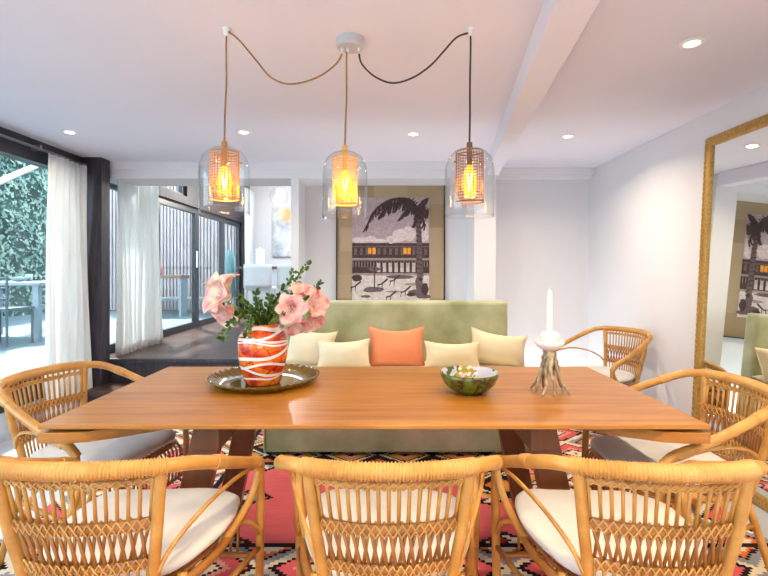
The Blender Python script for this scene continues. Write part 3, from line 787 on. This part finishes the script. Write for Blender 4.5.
pendant(469.5, 2.03, 148, 217, 49, 'mesh_bronze', 'black_cord', (0, 152, 202, 27), 'glass pendant lamp with dark bronze mesh shade on black cord, nearest the ceiling beam',
        [W(470, 80, 2.03), W(470.5, 36, 2.03), W(467, 33.5, 2.03), W(456, 38, 2.04), W(444, 51, 2.05), W(430, 66, 2.06), W(412, 78, 2.08), W(392, 83, 2.09), W(374, 76, 2.11), W(362, 64, 2.12), W(359, 54, 2.12)], hookR)
cp = thing('ceiling_canopy', 'round grey ceiling canopy feeding the three pendant cords', 'ceiling canopy', can)
MB().lathe([(.060, 0), (.062, -.004), (.062, -.036), (.056, -.043), (0, -.043)], 36).build('cover', 'grey_metal', cp)
for px in (342, 347.5, 359):
    p = W(px, 44, 2.12) - can
    MB().lathe([(.005, -.062), (.007, -.058), (.007, -.043), (0, -.043)], 10, (p.x, 0, 0)).build('cord_grip', 'white_plastic', cp)

# ------------------------------------------------------------------ rug
rug = tag(MB().bx(-1.85, 1.85, -1.55, 1.62, 0, .008).build('rug', 'kilim', loc=(0, 2.2, 0)), 'pink and black patterned kilim rug on the floor under the table', 'rug')
FZ = .008

# ------------------------------------------------------------------ rattan armchair
def hw(z): return .21 - .05*(.8-z)/.38
def back_pt(s, z, off=0):
    """point of the back panel: s in -1..1 across, height z"""
    x = s*hw(z); y = -.266 - .040*(1-s*s) + .055*(.8-z)/.38
    return Vector((x, y-off, z))
def make_chair(loc, rz, label):
    t = thing('rattan_armchair', label, 'chair', loc, rz, None)
    half = [(0, -.312, .800), (.11, -.303, .799), (.20, -.274, .794), (.262, -.228, .785), (.297, -.16, .758), (.318, -.06, .716), (.332, .05, .670), (.337, .15, .630), (.333, .215, .602), (.326, .25, .56)]
    path = [(-x, y, z) for x, y, z in half[:0:-1]] + half
    c = catmull(path, 14)
    MB().tube(c, .0185, 12).build('arm_rail', 'rattan', t, smooth=True)
    # cane wrapping around the back of the rail
    seg = [p for p in c if abs(p.x) < .225 and p.y < -.2]
    fine = []
    for i in range(len(seg)-1):
        for k in range(6): fine.append(seg[i].lerp(seg[i+1], k/6))
    fine.append(seg[-1])
    rs = [.0215 + .0016*math.sin(i*2*PI/7.0) + .0006*math.sin(i*.9) for i in range(len(fine))]
    MB().tube(fine, rs, 14).build('cane_wrap', 'rattan_wrap', t, smooth=True)
    # arm-front wrapping bands
    for s in (-1, 1):
        for (pts, r) in (([(s*.337, .15, .630), (s*.334, .20, .609)], .0205), ([(s*.299, -.155, .756), (s*.308, -.11, .738)], .0205)):
            cc = [Vector(pts[0]).lerp(Vector(pts[1]), k/12) for k in range(13)]
            MB().tube(cc, [r+.0012*math.sin(k*PI*.9) for k in range(13)], 12).build('arm_binding', 'rattan_wrap', t, smooth=True)
    for s in (-1, 1):
        MB().tube(catmull([(s*.207, -.268, .790), (s*.190, -.255, .64), (s*.170, -.23, .50), (s*.160, -.20, .38)], 6), .0155, 10).build('back_post', 'rattan', t, smooth=True)
        MB().tube(catmull([(s*.328, .24, .588), (s*.328, .255, .45), (s*.322, .265, .2), (s*.316, .27, 0)], 5), .0155, 10).build('leg', 'rattan', t, smooth=True)
        MB().tube(catmull([(s*.205, -.135, .435), (s*.215, -.185, .28), (s*.222, -.235, .12), (s*.228, -.27, 0)], 5), .0145, 10).build('leg', 'rattan', t, smooth=True)
        MB().tube(catmull([(s*.326, .246, .575), (s*.316, .21, .505), (s*.292, .14, .45), (s*.262, .05, .415)], 6), .0135, 10).build('arm_brace', 'rattan', t, smooth=True)
        MB().tube(catmull([(s*.182, -.235, .50), (s*.205, -.205, .55), (s*.252, -.115, .602), (s*.300, .02, .625), (s*.323, .13, .612), (s*.328, .19, .596)], 6), .0065, 8).build('arm_hoop', 'rattan', t, smooth=True)
        MB().tube([(s*.324, .262, .27), (s*.214, -.185, .29)], .010, 8).build('stretcher', 'rattan', t, smooth=True)
        MB().tube(catmull([(s*.325, .255, .32), (s*.312, .20, .39), (s*.275, .16, .415)], 5), .008, 8).build('leg_brace', 'rattan', t, smooth=True)
    # back panel: spindles, crossed canes, bound rails
    bk = MB()
    for zc, hgt in ((.758, .0085), (.640, .017), (.528, .017)):
        bk.mat(2 if hgt > .01 else 0)  # bound rails take darker rattan, painting in the shade between lashings
        line = [back_pt(-1+2*k/24, zc) for k in range(25)]
        bk.tube(line, hgt, 8, flat=.48, up=(0, 0, 1))
        bk.mat(1)
        n = 17
        for sgn in (1, -1):
            for side in (-1, 1):
                z_ = []
                for k in range(n*4+1):
                    s_ = -1+2*k/(n*4); ph = k*PI/2/2*1.0
                    tri = 2*abs(((k/4.0) % 2)-1)-1
                    z_.append(back_pt(s_, zc + sgn*tri*(hgt+.001), side*(hgt*.48+.0015)))
                bk.tube(z_, .0023, 5)
    bk.mat(0)
    n = 15
    for k in range(n):
        s_ = -.9+1.8*k/(n-1)
        bk.tube([back_pt(s_, .785), back_pt(s_, .71), back_pt(s_, .64)], .0052, 6)
        bk.tube([back_pt(s_, .54), back_pt(s_, .46), back_pt(s_, .40)], .0052, 6)
    bk.mat(2)
    for k in range(n-1):
        a_, b_ = -.9+1.8*k/(n-1), -.9+1.8*(k+1)/(n-1)
        bk.tube([back_pt(a_, .655, .003), back_pt(b_, .52, .003)], .0048, 6)
        bk.tube([back_pt(b_, .655, -.003), back_pt(a_, .52, -.003)], .0048, 6)
    bk.build('backrest', ['rattan', 'rattan_wrap', 'rattan_dark'], t, smooth=True)
    # seat frame with waterfall canes
    sf = MB()
    ring = catmull([(-.165, -.205, .415), (0, -.225, .415), (.165, -.205, .415), (.25, -.05, .415), (.270, .15, .415), (.235, .255, .415), (0, .272, .415), (-.235, .255, .415), (-.270, .15, .415), (-.25, -.05, .415)], 5, True)
    sf.tube(ring, .0135, 8, True)
    sf.tube(catmull([(-.322, .262, .235), (0, .280, .235), (.322, .262, .235)], 6), .010, 8)
    for k in range(19):
        x = -.235+.47*k/18
        sf.tube(catmull([(x*.70, -.20, .422), (x, .0, .42), (x, .19, .422), (x, .272, .412), (x, .292, .36), (x, .282, .235)], 4), .0055, 6)
    sf.build('seat_frame', 'rattan_dark', t, smooth=True)
    def outline(a):
        ca, sa = math.cos(a), math.sin(a); e = .42
        x = math.copysign(abs(ca)**e, ca); y = math.copysign(abs(sa)**e, sa)
        wid = .280 if y > 0 else .280-.085*(-y)
        return x*wid, .04 + y*(.265 if y > 0 else .245)
    cu = MB(); rings = []
    prof = [(0, -.026), (.6, -.026), (.92, -.022), (1.0, 0), (.965, .018), (.85, .029), (.6, .036), (.3, .039), (0, .040)]
    ns = 48; b0 = len(cu.v)
    for (k, z) in prof:
        for i in range(ns):
            x, y = outline(2*PI*i/ns)
            xx, yy = x*k, .04+(y-.04)*k
            cu.v.append((xx, yy,   .456+z + (.011*mnoise.noise((xx*9, yy*9, 1.7)) + .003*mnoise.noise((xx*26, yy*20, 4.7)))*(1 if z > 0 else 0)))
    for j in range(len(prof)-1):
        for i in range(ns):
            i2 = (i+1) % ns; cu.quad(b0+j*ns+i, b0+j*ns+i2, b0+(j+1)*ns+i2, b0+(j+1)*ns+i)
    co = cu.build('cushion', 'cushion_linen', t, smooth=True, subd=1); co['label'] = 'white linen seat cushion'
    return t
ch = make_chair((.012, 1.44, FZ), 0, 'rattan armchair with its back to the viewer, middle one of the front row')
copy_thing(ch, (-.78, 1.44, FZ), R(1), 'rattan armchair with its back to the viewer, at the left end of the front row')
copy_thing(ch, (.722, 1.43, FZ), R(-4), 'rattan armchair with its back to the viewer, at the right end of the front row')
copy_thing(ch, (-1.375, 2.18, FZ), R(-103), 'rattan armchair at the left head of the table beside the window')
copy_thing(ch, (1.285, 2.03, FZ), R(89), 'rattan armchair at the right head of the table in front of the mirror')
copy_thing(ch, (1.785, 3.78, 0), R(112), 'rattan armchair standing at the back right by the white wall, away from the table')

# ------------------------------------------------------------------ dining table
TX = -.036; TW = 1.204; TY0 = 1.643; TY1 = 2.65; TYC = (TY0+TY1)/2; TD = (TY1-TY0)/2
tb = thing('dining_table', 'long reddish brown wooden dining table in the middle of the room', 'table', (TX, TYC, 0))
MB().bx(-TW, TW, -TD, TD, .733, .75).build('tabletop', 'table_wood', tb, bevel=.004)
for s in (-1, 1):
    cv = [(1.111, -.503), (1.04, -.490), (.949, -.446), (.87, -.395), (.794, -.34), (.72, -.27), (.68, -.18)]
    pl = [(s*TW, -TD)] + [(s*a, b) for a, b in cv] + [(s*a, -b) for a, b in cv[::-1]] + [(s*TW, TD)]
    if s > 0: pl = pl[::-1]
    MB().prism(pl, .682, .721).build('end_board', 'table_wood', tb, bevel=.003)
    MB().bx(min(s*.72, s*1.05), max(s*.72, s*1.05), -.16, .16, .721, .733).build('spacer', 'leg_wood', tb)
    for e in (-1, 1):
        # splayed flat leg
        lg = MB(); b0 = 0
        top = (s*.655, e*.30); foot = (s*.80, e*.34)
        for (cx, cy), z in ((foot, FZ), (top, .700)):
            for dx, dy in ((-.058, -.03), (.058, -.03), (.058, .03), (-.058, .03)): lg.v.append((cx+dx, cy+dy, z))
        for f in ((0, 3, 2, 1), (4, 5, 6, 7), (0, 1, 5, 4), (1, 2, 6, 5), (2, 3, 7, 6), (3, 0, 4, 7)): lg.quad(*f)
        lg.build('leg', 'leg_wood', tb, bevel=.004)
    MB().bx(s*.655-.05, s*.655+.05, -.36, .36, .60, .70).build('bearer', 'leg_wood', tb, bevel=.004)
MB().bx(-.62, .62, -.04, .04, .60, .69).build('rail', 'leg_wood', tb, bevel=.004)
for s in (-1, 1): MB().bx(s*.655-.05, s*.655+.05, -.30, .30, .69, .733).build('batten', 'leg_wood', tb)
TZ = .75

# ------------------------------------------------------------------ sofa
sx0, sx1 = -.845, 1.06
SXC = (sx0+sx1)/2; SHW = (sx1-sx0)/2
sf = thing('bench_sofa', 'high backed bench sofa in pale green velvet behind the table', 'sofa', (SXC, 3.62, FZ))
# rug ends under the sofa: it stands with its front half on the rug
MB().bx(-SHW, SHW, -.42, .30, .025, .46).build('base', 'green_velvet', sf, bevel=.02)
for sx in (-1, 1):
    for yy in (-.36, .36): MB().bx(sx*(SHW-.08)-.03, sx*(SHW-.08)+.03, yy-.03, yy+.03, 0, .025).build('foot', 'dark_timber', sf)
MB().bx(-SHW-.01, SHW-.0, .30, .44, .025, 1.035).build('backrest', 'green_velvet', sf, bevel=.03)
pi_m = MB()
for x in (-SHW+.0,): pi_m.tube([(x+.015, -.422, .03), (x+.015, -.422, .45)], .006, 6)
pi_m.tube([(-SHW+.015, -.422, .448), (SHW-.015, -.422, .448)], .006, 6)
pi_m.build('piping', 'green_velvet', sf)
def pad(w, d, h, e=.12):
    mb = MB(); 
    def top(u, v):
        a, b = 2*u-1, 2*v-1; k = (1-abs(a)**14)*(1-abs(b)**10)
        return (a*w/2, b*d/2, h*.5+h*.5*max(0, k)**.35)
    def bot(u, v):
        a, b = 2*u-1, 2*v-1; return (-a*w/2, b*d/2, h*.5-h*.5*max(0, (1-abs(a)**14)*(1-abs(b)**10))**.35)
    return mb.grid(top, 40, 16).grid(bot, 40, 16)
so = pad(1.89, .70, .075).build('seat_pad', 'seat_pad_linen', sf, loc=(0.02, -.06, .462), smooth=True); so['label'] = 'cream seat pad'
# cushions
def pillow(px0, px1, ytop, d, mat, label, tilt=0., lean=16, size=None, ear=.26):
    w = (px1-px0)/F*d if size is None else size[0]
    zt = W(0, ytop, d).z; zb = .545
    h = (zt-zb)/math.cos(R(lean)) if size is None else size[1]
    mb = MB()
    def shape(u, v, sg):
        a, b = 2*u-1, 2*v-1
        puff = max(0, (1-a*a)*(1-b*b))**.48
        # edges pull in between the corners
        x = a*w/2*(1-.10*(1-b*b)*abs(a)**2); z = b*h/2*(1-(ear if b > 0 else .04)*(1-a*a)*abs(b)**2)
        return (x, sg*.105*puff + .006*mnoise.noise((a*2.1+px0, b*2.1, sg)), z+h/2)
    mb.grid(lambda u, v: shape(u, v, -1), 22, 22).grid(lambda u, v: shape(1-u, v, 1), 22, 22)
    sm = MB(); edge = [shape(k/20, 0, 0) for k in range(20)]+[shape(1, k/20, 0) for k in range(20)]+[shape(1-k/20, 1, 0) for k in range(20)]+[shape(0, 1-k/20, 0) for k in range(20)]
    t = thing('throw_pillow', label, 'cushion', (((px0+px1)/2-384)/F*d, d-.02, zb-.006), 0)
    t.rotation_euler = (R(-lean), R(tilt), 0)
    mb.build('cover', mat, t, smooth=True)
    sm.tube(edge, .0035, 5, True).build('seam', mat, t, smooth=True)
    return t
pillow(284, 332, 328, 3.72, 'pale_cream_linen', 'cream cushion at the left end of the sofa behind the vase', 8)
pillow(317, 371, 339, 3.60, 'pale_cream_linen', 'small cream cushion touching the left side of the coral cushion', -2)
pillow(368, 425, 326, 3.68, 'coral_linen', 'coral orange square cushion in the middle of the sofa', 0, ear=.30)
pillow(424, 480, 341, 3.60, 'cream_linen', 'low cream cushion touching the right side of the coral cushion', 1)
pillow(467, 525, 331, 3.72, 'cream_linen', 'tilted cream cushion at the right end of the sofa', 9)

# ------------------------------------------------------------------ on the table
PX, PYY = W(265, 382, 2.27).x, 2.27
pt = thing('glass_platter', 'round olive glass platter with a fluted rim under the vase', 'platter', (PX, PYY, TZ))
def flute(r, z, th, i):
    k = max(0, (r-.19)/.08)
    return (r*(1+.012*k*math.cos(40*th)), z + .004*k*math.cos(40*th))
pp = [(.0, .004), (.15, .004), (.19, .006), (.225, .018), (.25, .032), (.262, .040), (.266, .038), (.255, .026), (.23, .010), (.195, .0), (.15, 0), (0, 0)]
MB().lathe(pp, 160, mod=flute).build('dish', 'olive_glass', pt, smooth=True)
VX = W(263, 380, 2.25).x
vs = thing('vase', 'round red and orange glass vase with white swirls on the platter', 'vase', (VX, 2.25, TZ+.005))
vp = [(0, .0), (.070, .0), (.083, .008), (.098, .05), (.113, .11), (.120, .165), (.117, .215), (.105, .245), (.088, .262), (.080, .272), (.084, .285), (.080, .288), (.074, .272), (.095, .245), (.110, .21), (.112, .16), (.09, .05), (.07, .02), (0, .018)]
vc = catmull([(a, b, 0) for a, b in vp], 4)
MB().lathe([(max(0, p.x), p.y) for p in vc], 56).build('body', 'vase_glass', vs, smooth=True)
VR = Vector((VX, 2.25, TZ+.28))
# amaryllis
def amaryllis(label, stem_to, blooms, pale):
    t = thing('amaryllis', label, 'flower', (VX, 2.25, TZ+.03))
    o = Vector(t.location)
    e = Vector(stem_to)-o
    MB().tube(catmull([(0, 0, 0), Vector((e.x*.18, e.y*.3, .24)), Vector((e.x*.55, e.y*.6, .24+(e.z-.24)*.6)), e], 6), .0075, 8).build('stem', 'flower_stem', t, smooth=True)
    for (c, dr, sz) in blooms:
        c = Vector(c)-o; dr = Vector(dr).normalized(); q = dr.to_track_quat('Z', 'Y').to_matrix()
        b = MB()
        b.tube([e, e.lerp(c, .5), c], [.005, .007, .01], 8)
        st = MB()
        for k in range(6):
            th = k*PI/3+rr.uniform(-.1, .1); inner = k % 2; ln = sz*(1.0 if inner else 1.08)
            wv = rr.uniform(-.1, .1)
            def petal(u, v):
                s = v; side = (u-.5)*2
                rad = ln*(.08+.9*s**1.35) ; zz = ln*(.95*s**.75 - .42*max(0, s-.55)**1.6*2.2)
                wd = ln*.50*math.sin(PI*min(1, s*.93+.05))**.7*.92
                fold = -.12*ln*(side*side)*math.sin(PI*s)
                lx = rad+fold*.3; ly = side*wd
                p = Vector((lx*math.cos(th)-ly*math.sin(th), lx*math.sin(th)+ly*math.cos(th), zz - fold + wv*.1*ln*s))
                return c + q @ p
            st.grid(petal, 6, 9)
        b.build('pedicel', 'flower_stem', t, smooth=True)
        bl_ = st.build('blossom', 'amaryllis_pale_petal' if pale else 'amaryllis_petal', t, smooth=True)
        an = MB()
        for k in range(5):
            th = k*2*PI/5; tip = c + q @ Vector((.012*math.cos(th), .012*math.sin(th), sz*.7)); an.tube([c, tip], .0012, 5); an.lathe([(.0005, -.003), (.003, 0), (.0005, .003)], 6, tip)
        an.build('stamen', 'candle_wax', bl_)['kind'] = 'stuff'
    return t
D = 2.2
amaryllis('pink and white amaryllis leaning out of the left side of the vase', W(228, 303, 2.2), [(W(230, 297, 2.17), (-.55, -.6, .25), 0.106), (W(226, 293, 2.22), (-.25, -.15, .9), 0.095), (W(232, 306, 2.2), (-.35, -.6, -.6), 0.090)], True)
amaryllis('large pink amaryllis facing the viewer on the right of the vase', W(292, 308, 2.16), [(W(292, 309, 2.14), (.15, -1, .1), 0.076), (W(296, 318, 2.15), (.25, -.5, -.75), 0.070), (W(301, 298, 2.2), (.1, -.35, .8), 0.067)], False)
amaryllis('pink amaryllis at the far right, in front of the sofa back', W(308, 308, 2.22), [(W(310, 305, 2.2), (.75, -.6, .25), 0.074), (W(309, 316, 2.22), (.6, -.5, -.5), 0.067)], False)
# leafy sprigs
def sprig(tip, mid, label, nl=34, ls=.026):
    t = thing('leafy_sprig', label, 'sprig', (VX, 2.25, TZ+.03), 0, None)
    o = Vector(t.location); tip = Vector(tip)-o; mid = Vector(mid)-o
    c = catmull([(0, 0, 0), ((mid.x)*.22, mid.y*.22, .245), mid, tip], 12)
    MB().tube(c, [.003-.002*i/len(c) for i in range(len(c))], 6).build('stem', 'flower_stem', t, smooth=True)
    lf = MB(); n = len(c)
    for k in range(nl):
        f = .36+.64*k/(nl-1); i = min(n-2, int(f*(n-1))); p = c[i].lerp(c[i+1], f*(n-1)-i); tg = (c[i+1]-c[i]).normalized()
        for sd in (-1, 1):
            a = Vector((rr.uniform(-1, 1), rr.uniform(-1, 1), rr.uniform(-.6, 1)))
            s_ = tg.cross(a).normalized()*sd; dr = (s_*.8+tg*.5+Vector((0, -.1, rr.uniform(-.2, .4)))).normalized()
            up = dr.cross(tg).normalized(); sdv = dr.cross(up).normalized(); L_ = ls*rr.uniform(.75, 1.2); w_ = L_*.30
            e = p+dr*L_
            lf.face([p, p+dr*L_*.4+sdv*w_+up*w_*.3, p+dr*L_*.75+sdv*w_*.75+up*w_*.25, e, p+dr*L_*.5])
            lf.face([p, p+dr*L_*.5, e, p+dr*L_*.75-sdv*w_*.75+up*w_*.25, p+dr*L_*.4-sdv*w_+up*w_*.3])
    lf.build('foliage', 'sprig_leaf', t)
for tip, mid, lab in ((W(308, 262, 2.25), W(288, 296, 2.25), 'tallest green sprig rising at the upper right of the bouquet'),
                 (W(293, 272, 2.3), W(277, 304, 2.27), 'upright green sprig just left of the tallest one'),
                 (W(320, 283, 2.28), W(296, 305, 2.27), 'green sprig pointing up to the right above the pink flowers'),
                 (W(222, 338, 2.14), W(238, 316, 2.17), 'green sprig drooping down over the left of the vase'),
                 (W(256, 292, 2.2), W(260, 312, 2.2), 'short green sprig standing up in the centre of the bouquet'),
                 (W(270, 296, 2.15), W(266, 314, 2.18), 'short green sprig tilting toward the viewer above the vase neck'),
                 (W(240, 298, 2.16), W(252, 312, 2.2), 'green sprig tucked beside the left amaryllis'),
                 (W(247, 336, 2.1), W(252, 314, 2.13), 'green sprig hanging over the front of the vase rim'),
                 (W(234, 322, 2.12), W(247, 310, 2.16), 'green sprig spreading to the left below the pale amaryllis'),
                 (W(282, 316, 2.08), W(274, 310, 2.14), 'green sprig spreading right toward the large pink bloom'),
                 (W(280, 296, 2.22), W(272, 310, 2.22), 'green sprig leaning right behind the large pink bloom')):
    sprig(tip, mid, lab)
# bowl
bw = thing('painted_bowl', 'green glazed bowl with painted leaves inside, on the table', 'bowl', (W(469, 388, 2.09).x, 2.085, TZ))
bw.scale = (1, 1, .88)
MB().lathe([(0, .004), (.055, .004), (.055, 0), (.06, 0), (.064, .006), (.092, .024), (.115, .052), (.127, .082), (.1315, .106), (.128, .108)], 48, cap=False).build('body', 'bowl_glaze', bw, smooth=True)
MB().lathe([(.128, .108), (.125, .105), (.120, .082), (.107, .052), (.082, .028), (.05, .015), (0, .012)], 48, cap=False).build('inside', 'bowl_inside', bw, smooth=True)
# root candle holder, saucer and candle
cx = W(549.5, 380, 2.08).x
ch_ = thing('candle_holder', 'candle holder of gnarled twisted roots carrying a white dish', 'candle holder', (cx, 2.08, TZ))
def root_leg(k, n):
    th = 2*PI*k/n+rr.uniform(-.15, .15); r1 = rr.uniform(.080, .10) if k % 2 else rr.uniform(.05, .07)
    pts = [(.012*math.cos(th), .012*math.sin(th), .205), (.022*math.cos(th+.2), .022*math.sin(th+.2), .16), (.036*math.cos(th-.15)+rr.uniform(-.006, .006), .036*math.sin(th-.15), .105), (.052*math.cos(th+.1), .052*math.sin(th+.1), .055+rr.uniform(-.01, .01)), (r1*math.cos(th), r1*math.sin(th), .006)]
    c = catmull(pts, 6); m_ = len(c)
    return c, [(.0125-.008*(i/m_)**1.5)*(1+.22*math.sin(i*1.7+k)) for i in range(m_)]
for k in range(8):
    c, rs_ = root_leg(k, 8)
    MB().tube(c, rs_, 7).build('leg', 'driftwood', ch_, smooth=True)
MB().lathe([(0, .190), (.02, .191), (.045, .201), (.061, .219), (.066, .235), (.062, .236), (.045, .214), (.0, .207)], 36).build('dish', 'white_ceramic', ch_, smooth=True)
MB().lathe([(0, .207), (.024, .208), (.036, .228), (.043, .248), (.042, .263), (.032, .274), (.018, .278), (0, .278)], 32).build('cup', 'white_ceramic', ch_, smooth=True)
cdl = thing('candle', 'tall white candle with a bare wick in the root holder', 'candle', (cx, 2.08, TZ+.276))
MB().lathe([(.0135, 0), (.014, .01), (.0125, .168), (.010, .181), (.004, .188), (0, .188)], 24).build('wax', 'candle_wax', cdl, smooth=True)
MB().tube([(0, 0, .187), (.001, 0, .195), (.003, 0, .202)], .0014, 6).build('wick', 'candle_wax', cdl)

# ------------------------------------------------------------------ light
wd = bpy.data.worlds.new('sky'); scene.world = wd; wd.use_nodes = True
nt = wd.node_tree; nt.nodes.clear()
out = nt.nodes.new('ShaderNodeOutputWorld'); bg = nt.nodes.new('ShaderNodeBackground')
bg.inputs['Color'].default_value = (.84, .93, 1.0, 1); bg.inputs['Strength'].default_value = 4.4
nt.links.new(bg.outputs[0], out.inputs['Surface'])
sl = bpy.data.lights.new('sun', 'SUN'); sl.energy = 11; sl.angle = R(3); sl.color = (1, .95, .86)
so_ = bpy.data.objects.new('sun', sl); COL.objects.link(so_); so_.rotation_euler = Vector((.30, -.42, -.86)).to_track_quat('-Z', 'Y').to_euler()
# ------------------------------------------------------------------ camera
cd = bpy.data.cameras.new('camera'); cam = bpy.data.objects.new('camera', cd); COL.objects.link(cam)
cam.location = (0, 0, CAMZ); cam.rotation_euler = (R(90), 0, 0)
cd.sensor_width = 36; cd.lens = F/768*36; cd.shift_y = -17/768; cd.clip_start = .02
scene.camera = cam
vs_ = scene.view_settings
vs_.view_transform = 'Standard'; vs_.look = 'None'; vs_.gamma = 1; vs_.use_curve_mapping = False; vs_.exposure = 0.68
cy = scene.cycles
cy.use_denoising = True; cy.max_bounces = 10; cy.diffuse_bounces = 5; cy.glossy_bounces = 5; cy.transparent_max_bounces = 16
cy.sample_clamp_indirect = 6; cy.caustics_reflective = False; cy.caustics_refractive = False
